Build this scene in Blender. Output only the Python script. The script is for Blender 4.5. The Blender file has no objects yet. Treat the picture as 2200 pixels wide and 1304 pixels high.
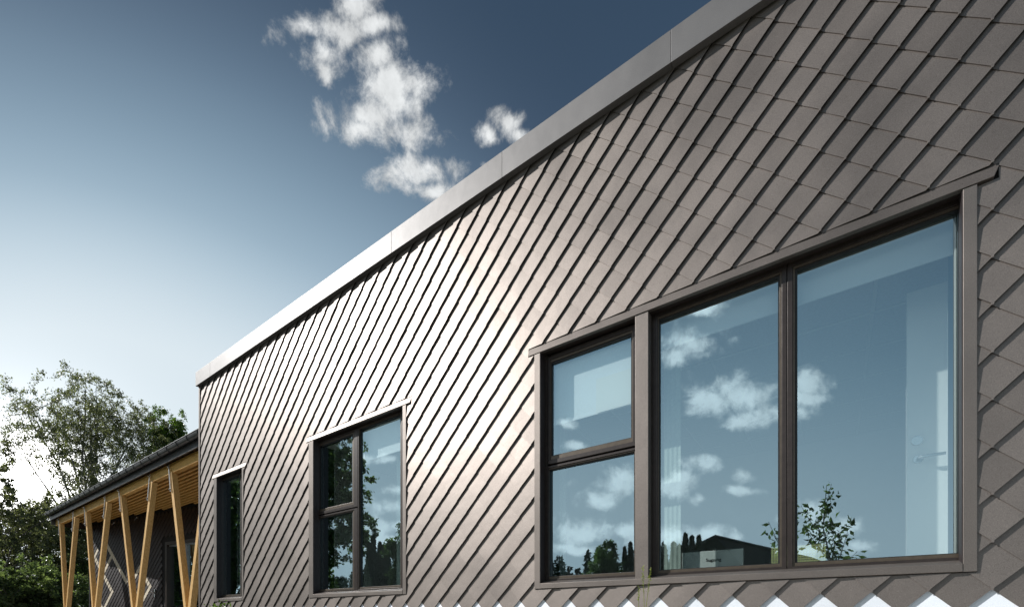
import bpy, math, random
import numpy as np
from mathutils import Vector, Matrix
from bpy_extras.object_utils import world_to_camera_view

S = bpy.context.scene
COL = S.collection
R = random.Random(7)

# ------------------------------------------------------------------ camera
FPX, CXP, HORIZ = 985.0, 1100.0, 1322.0      # focal length, optical axis (pixels of a 2200 px wide frame)
D, EYE = 3.32, 1.5
ALPHA = math.atan2(CXP + 304.0, FPX)
CA, SA = math.cos(ALPHA), math.sin(ALPHA)
cam = bpy.data.objects.new('camera', bpy.data.cameras.new('camera'))
COL.objects.link(cam); S.camera = cam
cam.location = (0, -D, EYE)
cam.rotation_euler = (math.pi / 2, 0, math.pi / 2 - ALPHA)
cam.data.sensor_width = 36; cam.data.sensor_fit = 'HORIZONTAL'
cam.data.lens = FPX / 2200 * 36
cam.data.shift_y = (HORIZ - 652) / 2200
cam.data.clip_start = .05; cam.data.clip_end = 2000

def ray(px, py):
    l, u = (px - CXP) / FPX, (HORIZ - py) / FPX
    return Vector((-CA + l * SA, SA + l * CA, u))
def on_wall(px, py, y=0.0):                   # point of the plane Y = y that shows at a pixel
    d = ray(px, py); t = (y + D) / d.y
    return Vector((d.x * t, y, EYE + d.z * t))
def X(px, y=0.0): return on_wall(px, 0, y).x
def at(px, py, depth):
    return Vector((0, -D, EYE)) + ray(px, py) * depth
def mir(px, py, depth):                       # the place whose reflection in the glass shows at a pixel
    p = at(px, py, depth); p.y = .12 - p.y; return p

# ------------------------------------------------------------------ light
SUN = Vector((-.95, -.58, .78)).normalized()
sl = bpy.data.lights.new('sun', 'SUN'); sl.energy = 5.0; sl.angle = math.radians(.53); sl.color = (1, .99, .97)
so = bpy.data.objects.new('sun', sl); COL.objects.link(so)
so.rotation_euler = SUN.to_track_quat('Z', 'Y').to_euler(); so.location = SUN * 60

W = bpy.data.worlds.new('World'); S.world = W; W.use_nodes = True
nt = W.node_tree; nt.nodes.clear()
def N(t, **kw):
    n = nt.nodes.new(t)
    for k, v in kw.items(): setattr(n, k, v)
    return n
def L(a, b): nt.links.new(a, b)
def M(op, a, b=None, c=None, clamp=False):
    n = N('ShaderNodeMath', operation=op, use_clamp=clamp)
    for i, v in enumerate((a, b, c)):
        if v is None: continue
        if isinstance(v, (int, float)): n.inputs[i].default_value = v
        else: L(v, n.inputs[i])
    return n.outputs[0]
def DOT(v, d):
    n = N('ShaderNodeVectorMath', operation='DOT_PRODUCT'); L(v, n.inputs[0]); n.inputs[1].default_value = d; return n.outputs['Value']
def SMOOTH(v, a, b, lo=0., hi=1.):
    n = N('ShaderNodeMapRange', interpolation_type='SMOOTHSTEP'); L(v, n.inputs['Value'])
    n.inputs['From Min'].default_value = a; n.inputs['From Max'].default_value = b
    n.inputs['To Min'].default_value = lo; n.inputs['To Max'].default_value = hi; return n.outputs['Result']
def NOISE(v, scale, detail=6, rough=.6, dist=0.):
    n = N('ShaderNodeTexNoise'); L(v, n.inputs['Vector'])
    n.inputs['Scale'].default_value = scale; n.inputs['Detail'].default_value = detail
    n.inputs['Roughness'].default_value = rough; n.inputs['Distortion'].default_value = dist; return n.outputs['Fac']
def MIX(f, a, b):
    n = N('ShaderNodeMix', data_type='RGBA')
    if isinstance(f, (int, float)): n.inputs[0].default_value = f
    else: L(f, n.inputs[0])
    for i, v in ((6, a), (7, b)):
        if isinstance(v, tuple): n.inputs[i].default_value = v
        else: L(v, n.inputs[i])
    return n.outputs[2]
tc = N('ShaderNodeTexCoord')
nrm = N('ShaderNodeVectorMath', operation='NORMALIZE'); L(tc.outputs['Generated'], nrm.inputs[0]); DIR = nrm.outputs[0]
sky = N('ShaderNodeTexSky', sky_type='NISHITA'); sky.sun_disc = False
sky.sun_elevation = math.asin(SUN.z); sky.sun_rotation = math.atan2(SUN.x, SUN.y)
sky.air_density = 1.0; sky.dust_density = 1.2; sky.ozone_density = 1.0
hs = N('ShaderNodeHueSaturation'); L(sky.outputs[0], hs.inputs['Color']); hs.inputs['Saturation'].default_value = .6; hs.inputs['Value'].default_value = .07
sep = N('ShaderNodeSeparateXYZ'); L(DIR, sep.inputs[0])
EL = sep.outputs['Z']
# pale, hazy sky low down and towards the low bright glow beyond the trees; deep blue higher up
GLOW = ray(70, 1030).normalized(); PALE = ray(640, 830).normalized()
cg = DOT(DIR, GLOW); cp = DOT(DIR, PALE)
t1 = SMOOTH(cp, .80, 1.02)
low = M('MULTIPLY', M('SUBTRACT', .80, EL, clamp=True), 1.25)
g1 = M('MULTIPLY', M('POWER', M('MAXIMUM', cg, 0.), 14.), .3)
su = SMOOTH(DOT(DIR, Vector((-.485, -.825, .29))), .58, 1.02, 0, .27)        # paler sky over the open side
t = M('ADD', M('ADD', M('MULTIPLY', t1, .38), su), M('ADD', low, g1))
ramp = N('ShaderNodeValToRGB'); L(t, ramp.inputs[0])
cr = ramp.color_ramp; cr.interpolation = 'B_SPLINE'
cr.elements[0].position = 0; cr.elements[0].color = (.022, .050, .092, 1)
cr.elements[1].position = 1; cr.elements[1].color = (.74, .83, .88, 1)
for p, c in ((.22, (.05, .088, .145, 1)), (.42, (.125, .20, .285, 1)), (.66, (.305, .44, .55, 1)), (.84, (.58, .70, .78, 1))):
    e = cr.elements.new(p); e.color = c
base = MIX(.12, ramp.outputs[0], hs.outputs[0])
# cumulus clouds: each one an ellipse of directions frayed by noise
BL = []
def blob(px, py, rx, ry, rot=0., mirror=False):
    c = ray(px, py).normalized(); a = (ray(px + rx, py).normalized() - c); b = (ray(px, py - ry).normalized() - c)
    if mirror:
        for v in (c, a, b): v.y *= -1
    u = (a - c * a.dot(c)); v = c.cross(u)
    ru, rv = u.length, b.length
    u.normalize(); v.normalize()
    u2 = u * math.cos(rot) + v * math.sin(rot); v2 = c.cross(u2)
    m = Matrix((u2, v2, c)).transposed()
    BL.append((c, m.to_euler('XYZ'), ru, rv))
for b in ((772, 0, 58, 50), (740, 72, 95, 48), (662, 72, 62, 34), (700, 118, 52, 46), (820, 55, 48, 34), (825, 130, 60, 50), (850, 195, 85, 60), (795, 250, 80, 50), (770, 275, 60, 35), (885, 290, 85, 38),
          (858, 225, 55, 50), (893, 365, 88, 38), (930, 410, 60, 24), (1085, 258, 45, 36), (1045, 280, 30, 26), (1112, 285, 32, 26), (1068, 345, 30, 12), (700, 150, 30, 30)):
    blob(*b)
for b in ((1500, 660, 62, 24), (1478, 738, 80, 36), (1440, 760, 40, 26), (1590, 845, 105, 44), (1530, 868, 70, 36), (1590, 895, 60, 22), (1668, 880, 70, 30), (1745, 808, 48, 32), (1720, 850, 60, 20), (1512, 1002, 55, 20), (1606, 1020, 30, 18),
          (1605, 1060, 52, 14), (1450, 1045, 55, 28), (1505, 1075, 26, 20), (1340, 1050, 85, 34), (1290, 1075, 50, 22), (1350, 1025, 40, 26), (1232, 1140, 80, 30), (1180, 1130, 40, 24), (1345, 1140, 34, 22), (1450, 1150, 60, 26), (1520, 1150, 50, 18), (1590, 1150, 24, 14),
          (1210, 915, 26, 10), (1230, 955, 30, 12), (838, 992, 32, 14), (775, 985, 30, 14), (845, 1052, 36, 14), (838, 1085, 60, 24), (828, 1125, 70, 26), (825, 1160, 70, 22), (1735, 1110, 60, 34), (1770, 1150, 70, 40), (1810, 1130, 40, 24), (1730, 1180, 60, 26), (1400, 1165, 80, 14), (1250, 1175, 90, 12),
          (1840, 1165, 40, 20)):
    blob(*b, mirror=True)
wn = N('ShaderNodeTexNoise'); L(DIR, wn.inputs['Vector']); wn.inputs['Scale'].default_value = 9; wn.inputs['Detail'].default_value = 5
wv = N('ShaderNodeVectorMath', operation='MULTIPLY_ADD'); L(wn.outputs['Color'], wv.inputs[0]); wv.inputs[1].default_value = (.05,) * 3
off = N('ShaderNodeVectorMath', operation='ADD'); L(DIR, off.inputs[0]); off.inputs[1].default_value = (-.025,) * 3
L(off.outputs[0], wv.inputs[2]); WD = wv.outputs[0]
dmin = None
for c, e, ru, rv in BL:
    mp = N('ShaderNodeMapping', vector_type='TEXTURE'); L(WD, mp.inputs['Vector'])
    mp.inputs['Location'].default_value = c; mp.inputs['Rotation'].default_value = e; mp.inputs['Scale'].default_value = (ru, rv, .5)
    ln = N('ShaderNodeVectorMath', operation='LENGTH'); L(mp.outputs[0], ln.inputs[0])
    dmin = ln.outputs['Value'] if dmin is None else M('SMOOTH_MIN', dmin, ln.outputs['Value'], .25)
n1 = NOISE(DIR, 17, 12, .68, .2)
val = M('ADD', M('SUBTRACT', 1.2, dmin), M('MULTIPLY', M('SUBTRACT', n1, .5), 3.6))
mask = SMOOTH(val, .0, 1.05)
n2 = NOISE(DIR, 26, 6, .6)
shade = M('ADD', M('MULTIPLY', SMOOTH(DOT(DIR, Vector((-.485, -.825, .29))), .4, 1.), .75), M('ADD', M('MULTIPLY', SMOOTH(val, .1, 1.3), .22), M('ADD', .56, M('MULTIPLY', M('SUBTRACT', n2, .5), .8))))
cc = N('ShaderNodeCombineColor'); L(M('MULTIPLY', shade, .97), cc.inputs[0]); L(M('MULTIPLY', shade, .995), cc.inputs[1]); L(shade, cc.inputs[2])
skc = MIX(M('MULTIPLY', mask, .93), base, cc.outputs[0])
# the brilliant low sun glow that burns through the tree tops
ga = M('MULTIPLY', M('POWER', M('MAXIMUM', cg, 0.), 900.), 9.)
gb = M('MULTIPLY', M('POWER', M('MAXIMUM', cg, 0.), 120.), .5)
gl = N('ShaderNodeCombineColor'); gs = M('ADD', ga, gb)
L(gs, gl.inputs[0]); L(M('MULTIPLY', gs, .97), gl.inputs[1]); L(M('MULTIPLY', gs, .95), gl.inputs[2])
addn = N('ShaderNodeMix', data_type='RGBA', blend_type='ADD'); addn.inputs[0].default_value = 1
L(skc, addn.inputs[6]); L(gl.outputs[0], addn.inputs[7])
bg = N('ShaderNodeBackground'); L(addn.outputs[2], bg.inputs[0]); bg.inputs[1].default_value = 1.0
wo = N('ShaderNodeOutputWorld'); L(bg.outputs[0], wo.inputs[0])
W.cycles.sampling_method = 'MANUAL'; W.cycles.sample_map_resolution = 512

vs = S.view_settings
vs.view_transform = 'Standard'; vs.look = 'None'; vs.exposure = .12; vs.gamma = 1; vs.use_curve_mapping = False
S.cycles.max_bounces = 7; S.cycles.transparent_max_bounces = 24; S.cycles.use_denoising = True
S.cycles.sample_clamp_indirect = 6

# ------------------------------------------------------------------ materials
def mat(name, col, rough=.6, metal=0., var=.0, vscale=8., bump=0., bscale=60., spec=.5, col2=None, stretch=None, detail=6):
    m = bpy.data.materials.new(name); m.use_nodes = True
    t = m.node_tree; b = t.nodes['Principled BSDF']
    b.inputs['Roughness'].default_value = rough; b.inputs['Metallic'].default_value = metal
    b.inputs['Specular IOR Level'].default_value = spec
    b.inputs['Base Color'].default_value = (*col, 1)
    g = t.nodes.new('ShaderNodeNewGeometry'); v = g.outputs['Position']
    if stretch:
        mp = t.nodes.new('ShaderNodeMapping'); mp.inputs['Scale'].default_value = stretch
        t.links.new(v, mp.inputs['Vector']); v = mp.outputs[0]
    if var or col2:
        n = t.nodes.new('ShaderNodeTexNoise'); n.inputs['Scale'].default_value = vscale; n.inputs['Detail'].default_value = detail
        t.links.new(v, n.inputs['Vector'])
        r = t.nodes.new('ShaderNodeValToRGB')
        c2 = col2 or tuple(c * (1 - var) for c in col); c1 = col if col2 else tuple(min(1, c * (1 + var)) for c in col)
        r.color_ramp.elements[0].position = .35; r.color_ramp.elements[0].color = (*c2, 1)
        r.color_ramp.elements[1].position = .65; r.color_ramp.elements[1].color = (*c1, 1)
        t.links.new(n.outputs['Fac'], r.inputs[0]); t.links.new(r.outputs[0], b.inputs['Base Color'])
    if bump:
        n = t.nodes.new('ShaderNodeTexNoise'); n.inputs['Scale'].default_value = bscale; n.inputs['Detail'].default_value = 4
        t.links.new(v, n.inputs['Vector'])
        bp = t.nodes.new('ShaderNodeBump'); bp.inputs['Strength'].default_value = bump; bp.inputs['Distance'].default_value = .01
        t.links.new(n.outputs['Fac'], bp.inputs['Height']); t.links.new(bp.outputs[0], b.inputs['Normal'])
    return m

def clad(name, base, rough, metal, tintvar=.10, grain=.28):
    """textured coil-coated aluminium: fine grain, slow tone drift, each sheet a hair different"""
    m = bpy.data.materials.new(name); m.use_nodes = True
    t = m.node_tree; b = t.nodes['Principled BSDF']; lk = t.links.new
    g = t.nodes.new('ShaderNodeNewGeometry'); oi = t.nodes.new('ShaderNodeObjectInfo')
    n1 = t.nodes.new('ShaderNodeTexNoise'); n1.inputs['Scale'].default_value = 330; n1.inputs['Detail'].default_value = 3
    n2 = t.nodes.new('ShaderNodeTexNoise'); n2.inputs['Scale'].default_value = 1.7; n2.inputs['Detail'].default_value = 5
    lk(g.outputs['Position'], n1.inputs['Vector']); lk(g.outputs['Position'], n2.inputs['Vector'])
    def mr(v, a, c, lo, hi):
        n = t.nodes.new('ShaderNodeMapRange'); lk(v, n.inputs[0])
        for i, x in enumerate((a, c, lo, hi)): n.inputs[i + 1].default_value = x
        return n.outputs[0]
    def mu(a, c):
        n = t.nodes.new('ShaderNodeMath'); n.operation = 'MULTIPLY'; lk(a, n.inputs[0]); lk(c, n.inputs[1]); return n.outputs[0]
    f = mu(mr(n1.outputs['Fac'], .3, .7, 1 - grain, 1 + grain), mr(n2.outputs['Fac'], .3, .7, 1 - tintvar, 1 + tintvar))
    f = mu(f, mr(oi.outputs['Random'], 0, 1, .90, 1.08))
    vm = t.nodes.new('ShaderNodeVectorMath'); vm.operation = 'SCALE'; vm.inputs[0].default_value = base; lk(f, vm.inputs['Scale'])
    lk(vm.outputs[0], b.inputs['Base Color'])
    b.inputs['Metallic'].default_value = metal
    lk(mr(n2.outputs['Fac'], .3, .7, rough - .04, rough + .04), b.inputs['Roughness'])
    bp = t.nodes.new('ShaderNodeBump'); bp.inputs['Strength'].default_value = .18; bp.inputs['Distance'].default_value = .002
    lk(n1.outputs['Fac'], bp.inputs['Height'])
    n3 = t.nodes.new('ShaderNodeTexNoise'); n3.inputs['Scale'].default_value = 5; n3.inputs['Detail'].default_value = 2; lk(g.outputs['Position'], n3.inputs['Vector'])
    b2 = t.nodes.new('ShaderNodeBump'); b2.inputs['Strength'].default_value = .4; b2.inputs['Distance'].default_value = .006
    lk(n3.outputs['Fac'], b2.inputs['Height']); lk(b2.outputs[0], bp.inputs['Normal']); lk(bp.outputs[0], b.inputs['Normal'])
    return m

BROWN = clad('brown_coated_aluminium', (.208, .179, .160), .51, .74, .12, .30)
DARKB = clad('dark_brown_coated_aluminium', (.036, .028, .028), .5, .3)
WHITE = clad('white_coated_aluminium', (.76, .79, .83), .5, .1, .07, .08)
GOLD = clad('pale_champagne_aluminium', (.62, .54, .42), .5, .3, .05, .1)
CAP = clad('grey_coated_cap_metal', (.18, .172, .168), .57, .75, .08, .18)
FRAME = mat('dark_brown_frame_paint', (.042, .032, .028), .34, .35, .12, 30, .05, 200)
FRAME2 = mat('bronze_frame_paint', (.10, .078, .058), .35, .4, .1, 30)
BLACK = mat('black_membrane', (.012, .011, .011), .8)
RUBBER = mat('black_gasket', (.01, .01, .01), .5)
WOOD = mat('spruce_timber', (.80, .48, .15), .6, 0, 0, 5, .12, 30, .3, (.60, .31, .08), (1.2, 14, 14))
WOODP = mat('glulam_post_timber', (.74, .47, .19), .55, 0, 0, 5, .1, 30, .3, (.55, .31, .10), (14, 14, 1.2))
PLASTER = mat('white_interior_paint', (.80, .82, .81), .8, 0, .04, 3)
REVEAL = mat('white_reveal_paint', (.78, .82, .80), .6)
CEILM = mat('ceiling_tile', (.62, .65, .67), .9, 0, .05, 60)
FLOORM = mat('grey_vinyl_floor', (.34, .33, .31), .5, 0, .1, 5)
DOORM = mat('white_door_laminate', (.90, .92, .91), .4, 0, .02, 3)
STEEL = mat('brushed_steel', (.55, .56, .57), .25, 1)
BLIND = mat('pale_blind_fabric', (.84, .88, .90), .8, 0, .05, 200)
GALV = mat('galvanised_steel', (.38, .39, .40), .45, .9, .15, 40)
GUT = mat('grey_gutter_metal', (.10, .098, .10), .4, .5, .1, 12)
ROOFM = mat('roofing_felt', (.05, .05, .052), .9, 0, .2, 20, .3, 80)
CURT = mat('grey_green_curtain', (.42, .50, .46), .85, 0, .06, 60)
PATCH = mat('sunlit_patch_white', (.85, .86, .83), .7)  # plain white of the sheet that stands in for a patch of sunlight
CARD = mat('grey_green_cardboard', (.62, .68, .60), .8, 0, .1, 9)
MONI = mat('silver_plastic', (.75, .80, .78), .45, 0, .05, 8)
INK = mat('black_print', (.01, .01, .01), .6)
CONC = mat('bounce_paving', (.36, .34, .32), .85, 0, .15, 6, .3, 40)  # for slabs out of view, kept pale to bounce sunlight upwards
GRASS = mat('lawn_grass', (.055, .085, .022), .9, 0, 0, 3, .6, 30, .2, (.03, .05, .012))
BARK = mat('grey_bark', (.12, .10, .085), .9, 0, .35, 9, .6, 20, .2)
BIRCH = mat('birch_bark', (.45, .43, .40), .8, 0, 0, 3, .4, 15, .2, (.12, .10, .09), (3, 3, 9))
SCREEN = mat('olive_perforated_metal', (.50, .52, .26), .5, .2, .1, 20)
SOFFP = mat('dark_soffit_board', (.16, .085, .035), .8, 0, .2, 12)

def leafmat(name, a, b, tr=.5, sc=1.6):
    m = bpy.data.materials.new(name); m.use_nodes = True; t = m.node_tree; t.nodes.clear(); lk = t.links.new
    g = t.nodes.new('ShaderNodeNewGeometry'); n = t.nodes.new('ShaderNodeTexNoise'); n.inputs['Scale'].default_value = sc; n.inputs['Detail'].default_value = 6
    lk(g.outputs['Position'], n.inputs['Vector'])
    ad = t.nodes.new('ShaderNodeMath'); ad.operation = 'MULTIPLY_ADD'; ad.inputs[1].default_value = .45; 
    lk(g.outputs['Random Per Island'], ad.inputs[0]); 
    s2 = t.nodes.new('ShaderNodeMath'); s2.operation = 'SUBTRACT'; lk(n.outputs['Fac'], s2.inputs[0]); s2.inputs[1].default_value = .2
    lk(s2.outputs[0], ad.inputs[2])
    r = t.nodes.new('ShaderNodeValToRGB'); lk(ad.outputs[0], r.inputs[0])
    r.color_ramp.elements[0].position = .2; r.color_ramp.elements[0].color = (*a, 1); r.color_ramp.elements[1].position = .8; r.color_ramp.elements[1].color = (*b, 1)
    d = t.nodes.new('ShaderNodeBsdfPrincipled'); d.inputs['Roughness'].default_value = .33; d.inputs['Specular IOR Level'].default_value = .5
    tr_ = t.nodes.new('ShaderNodeBsdfTranslucent'); mx = t.nodes.new('ShaderNodeMixShader'); mx.inputs[0].default_value = tr
    lk(r.outputs[0], d.inputs['Base Color'])
    br = t.nodes.new('ShaderNodeVectorMath'); br.operation = 'MULTIPLY'; lk(r.outputs[0], br.inputs[0]); br.inputs[1].default_value = (1.5, 1.6, .9); lk(br.outputs[0], tr_.inputs[0])
    lk(d.outputs[0], mx.inputs[1]); lk(tr_.outputs[0], mx.inputs[2])
    o = t.nodes.new('ShaderNodeOutputMaterial'); lk(mx.outputs[0], o.inputs[0]); return m
LEAF_B = leafmat('birch_leaves', (.06, .068, .038), (.18, .19, .11), .5)
LEAF_H = leafmat('hedge_leaves', (.06, .09, .04), (.20, .25, .11), .5)
LEAF_G = leafmat('bright_leaves', (.035, .07, .012), (.12, .19, .03), .5)
LEAF_D = leafmat('dark_leaves', (.03, .055, .018), (.12, .17, .055), .5)
LEAF_T = leafmat('conifer_needles', (.006, .012, .006), (.02, .034, .014), .1)

def glassmat(name, refl, tint):
    m = bpy.data.materials.new(name); m.use_nodes = True; t = m.node_tree; t.nodes.clear(); lk = t.links.new
    tr = t.nodes.new('ShaderNodeBsdfTransparent'); tr.inputs[0].default_value = (*tint, 1)
    gl = t.nodes.new('ShaderNodeBsdfGlossy'); gl.inputs['Roughness'].default_value = 0; gl.inputs[0].default_value = (.68, .90, 1, 1)
    lw = t.nodes.new('ShaderNodeLayerWeight'); lw.inputs[0].default_value = .5; pwr = t.nodes.new('ShaderNodeMath'); pwr.operation = 'POWER'; lk(lw.outputs['Facing'], pwr.inputs[0]); pwr.inputs[1].default_value = 4.5
    mr = t.nodes.new('ShaderNodeMapRange'); lk(pwr.outputs[0], mr.inputs[0]); mr.inputs[1].default_value = 0; mr.inputs[2].default_value = 1; mr.inputs[3].default_value = refl; mr.inputs[4].default_value = 1
    mx = t.nodes.new('ShaderNodeMixShader'); lk(mr.outputs[0], mx.inputs[0]); lk(tr.outputs[0], mx.inputs[1]); lk(gl.outputs[0], mx.inputs[2])
    g = t.nodes.new('ShaderNodeNewGeometry'); n = t.nodes.new('ShaderNodeTexNoise'); n.inputs['Scale'].default_value = 1.3; n.inputs['Detail'].default_value = 1
    lk(g.outputs['Position'], n.inputs['Vector'])
    bp = t.nodes.new('ShaderNodeBump'); bp.inputs['Strength'].default_value = .05; bp.inputs['Distance'].default_value = .01; lk(n.outputs['Fac'], bp.inputs['Height']); lk(bp.outputs[0], gl.inputs['Normal'])
    o = t.nodes.new('ShaderNodeOutputMaterial'); lk(mx.outputs[0], o.inputs[0]); return m
GLASS = glassmat('coated_window_glass', .42, (.93, .99, .97))

# ------------------------------------------------------------------ helpers
class MB:
    def __init__(s): s.v = []; s.f = []; s.m = []; s.mi = 0
    def add(s, vs, fs):
        o = len(s.v); s.v += [tuple(v) for v in vs]
        for f in fs: s.f.append(tuple(i + o for i in f)); s.m.append(s.mi)
    def box(s, x0, x1, y0, y1, z0, z1):
        if x0 > x1: x0, x1 = x1, x0
        if y0 > y1: y0, y1 = y1, y0
        if z0 > z1: z0, z1 = z1, z0
        s.add([(x0, y0, z0), (x1, y0, z0), (x1, y1, z0), (x0, y1, z0), (x0, y0, z1), (x1, y0, z1), (x1, y1, z1), (x0, y1, z1)],
              [(0, 3, 2, 1), (4, 5, 6, 7), (0, 1, 5, 4), (1, 2, 6, 5), (2, 3, 7, 6), (3, 0, 4, 7)]); return s
    def ring(s, x0, x1, z0, z1, wl, wr, wb, wt, y0, y1):      # rectangular frame, mitred corners, front at y0
        o = [(x0, z0), (x1, z0), (x1, z1), (x0, z1)]; i = [(x0 + wl, z0 + wb), (x1 - wr, z0 + wb), (x1 - wr, z1 - wt), (x0 + wl, z1 - wt)]
        vs = [(a, y0, b) for a, b in o] + [(a, y0, b) for a, b in i] + [(a, y1, b) for a, b in o] + [(a, y1, b) for a, b in i]
        fs = []
        for k in range(4):
            n = (k + 1) % 4
            fs += [(k, n, 4 + n, 4 + k), (4 + k, 4 + n, 12 + n, 12 + k), (8 + n, 8 + k, 12 + k, 12 + n), (n, k, 8 + k, 8 + n)]
        s.add(vs, fs); return s
    def bar(s, a, b, w, h, up=(0, 0, 1), taper=1.):
        a = Vector(a); b = Vector(b); d = (b - a).normalized(); u = Vector(up)
        if abs(d.dot(u)) > .98: u = Vector((0, 1, 0))
        r = d.cross(u).normalized(); u = r.cross(d)
        vs = []
        for p, k in ((a, 1.), (b, taper)):
            for sx, sz in ((-1, -1), (1, -1), (1, 1), (-1, 1)): vs.append(p + r * (sx * w / 2 * k) + u * (sz * h / 2 * k))
        s.add(vs, [(3, 2, 1, 0), (4, 5, 6, 7), (0, 1, 5, 4), (1, 2, 6, 5), (2, 3, 7, 6), (3, 0, 4, 7)]); return s
    def tube(s, pts, rad, n=6):
        pts = [Vector(p) for p in pts]; rings = []
        for i, p in enumerate(pts):
            d = (pts[min(i + 1, len(pts) - 1)] - pts[max(i - 1, 0)]).normalized()
            u = Vector((1, 0, 0)) if abs(d.x) < .8 else Vector((0, 1, 0))
            r = d.cross(u).normalized(); u = r.cross(d)
            rr = rad[i] if isinstance(rad, (list, tuple)) else rad
            rings.append([p + (r * math.cos(2 * math.pi * k / n) + u * math.sin(2 * math.pi * k / n)) * rr for k in range(n)])
        vs = [v for q in rings for v in q]; fs = []
        for i in range(len(pts) - 1):
            for k in range(n): fs.append((i * n + k, i * n + (k + 1) % n, (i + 1) * n + (k + 1) % n, (i + 1) * n + k))
        fs.append(tuple(range(n))[::-1]); fs.append(tuple((len(pts) - 1) * n + k for k in range(n)))
        s.add(vs, fs); return s
    def prism(s, poly, yf, yb):            # polygon in x,z (ccw seen from -y); yf, yb functions or numbers
        f = yf if callable(yf) else (lambda x, z: yf); b = yb if callable(yb) else (lambda x, z: yb)
        n = len(poly)
        s.add([(x, f(x, z), z) for x, z in poly] + [(x, b(x, z), z) for x, z in poly],
              [tuple(range(n)), tuple(range(2 * n - 1, n - 1, -1))] + [(i, n + i, n + (i + 1) % n, (i + 1) % n) for i in range(n)]); return s
    def mesh(s, name, mats):
        me = bpy.data.meshes.new(name); me.from_pydata(s.v, [], s.f)
        if not isinstance(mats, (list, tuple)): mats = [mats]
        for m in mats: me.materials.append(m)
        if len(mats) > 1: me.polygons.foreach_set('material_index', s.m)
        me.update(); return me
    def build(s, name, mats, parent=None, bevel=0, loc=None, smooth=False):
        return link(name, s.mesh(name, mats), parent, bevel, loc, smooth)
def link(name, me, parent=None, bevel=0, loc=None, smooth=False):
    o = bpy.data.objects.new(name, me); COL.objects.link(o)
    if parent: o.parent = parent
    if loc is not None: o.location = loc
    if bevel:
        m = o.modifiers.new('bevel', 'BEVEL'); m.width = bevel; m.segments = 2; m.limit_method = 'ANGLE'; m.angle_limit = .6
    if smooth: me.polygons.foreach_set('use_smooth', [True] * len(me.polygons))
    return o
def empty(name, loc=(0, 0, 0)):
    o = bpy.data.objects.new(name, None); COL.objects.link(o); o.location = loc; o.empty_display_size = .1; return o
def tag(o, label=None, cat=None, group=None, kind=None):
    for k, v in (('label', label), ('category', cat), ('group', group), ('kind', kind)):
        if v: o[k] = v
    return o
def holes(mb, x0, x1, z0, z1, y0, y1, ops):
    xs = sorted({x0, x1, *[a for o in ops for a in o[:2]]}); xs = [x for x in xs if x0 <= x <= x1]
    for a, b in zip(xs, xs[1:]):
        cov = sorted([(o[2], o[3]) for o in ops if o[0] <= a + 1e-6 and o[1] >= b - 1e-6]); z = z0
        for c, d in cov:
            if c > z: mb.box(a, b, y0, y1, z, c)
            z = max(z, d)
        if z < z1: mb.box(a, b, y0, y1, z, z1)
def clip(poly, nx, nz, c):                 # keep nx*x + nz*z <= c
    out = []
    for i in range(len(poly)):
        p, q = poly[i], poly[(i + 1) % len(poly)]; dp = nx * p[0] + nz * p[1] - c; dq = nx * q[0] + nz * q[1] - c
        if dp <= 0: out.append(p)
        if (dp < 0 < dq) or (dq < 0 < dp):
            t = dp / (dp - dq); out.append((p[0] + (q[0] - p[0]) * t, p[1] + (q[1] - p[1]) * t))
    return out
def area(p): return abs(sum(p[i][0] * p[(i + 1) % len(p)][1] - p[(i + 1) % len(p)][0] * p[i][1] for i in range(len(p)))) / 2
def subtract(polys, r):
    x0, x1, z0, z1 = r; out = []
    for p in polys:
        for nx, nz, c in ((1, 0, x0), (-1, 0, -x1)):
            q = clip(p, nx, nz, c)
            if len(q) > 2: out.append(q)
        mid = clip(clip(p, -1, 0, -x0), 1, 0, x1) if len(p) > 2 else []
        if len(mid) > 2:
            for nx, nz, c in ((0, 1, z0), (0, -1, -z1)):
                q = clip(mid, nx, nz, c)
                if len(q) > 2: out.append(q)
    return [p for p in out if area(p) > 2e-5]

# ------------------------------------------------------------------ ground
g = MB(); g.add([(-400, -400, 0), (400, -400, 0), (400, 400, 0), (-400, 400, 0)], [(0, 1, 2, 3)])
tag(g.build('ground', GRASS), kind='structure')

# ------------------------------------------------------------------ main building
Z = lambda h: EYE + h
XL, XR = X(428, -.02), 4.2
bld = empty('clad_building', (XL, 0, 0))
tag(bld, 'brown building clad in diamond metal shingles, its long wall filling the right of the view', 'building')
def P(mb, name, m, parent=bld, bevel=0):   # world-space part under the building (cancel parent offset)
    o = mb.build(name, m, parent, bevel); rebase(o); return o
def rebase(o):
    p = o.parent; off = Vector((0, 0, 0))
    while p: off += p.location; p = p.parent
    o.location = -off

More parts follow.
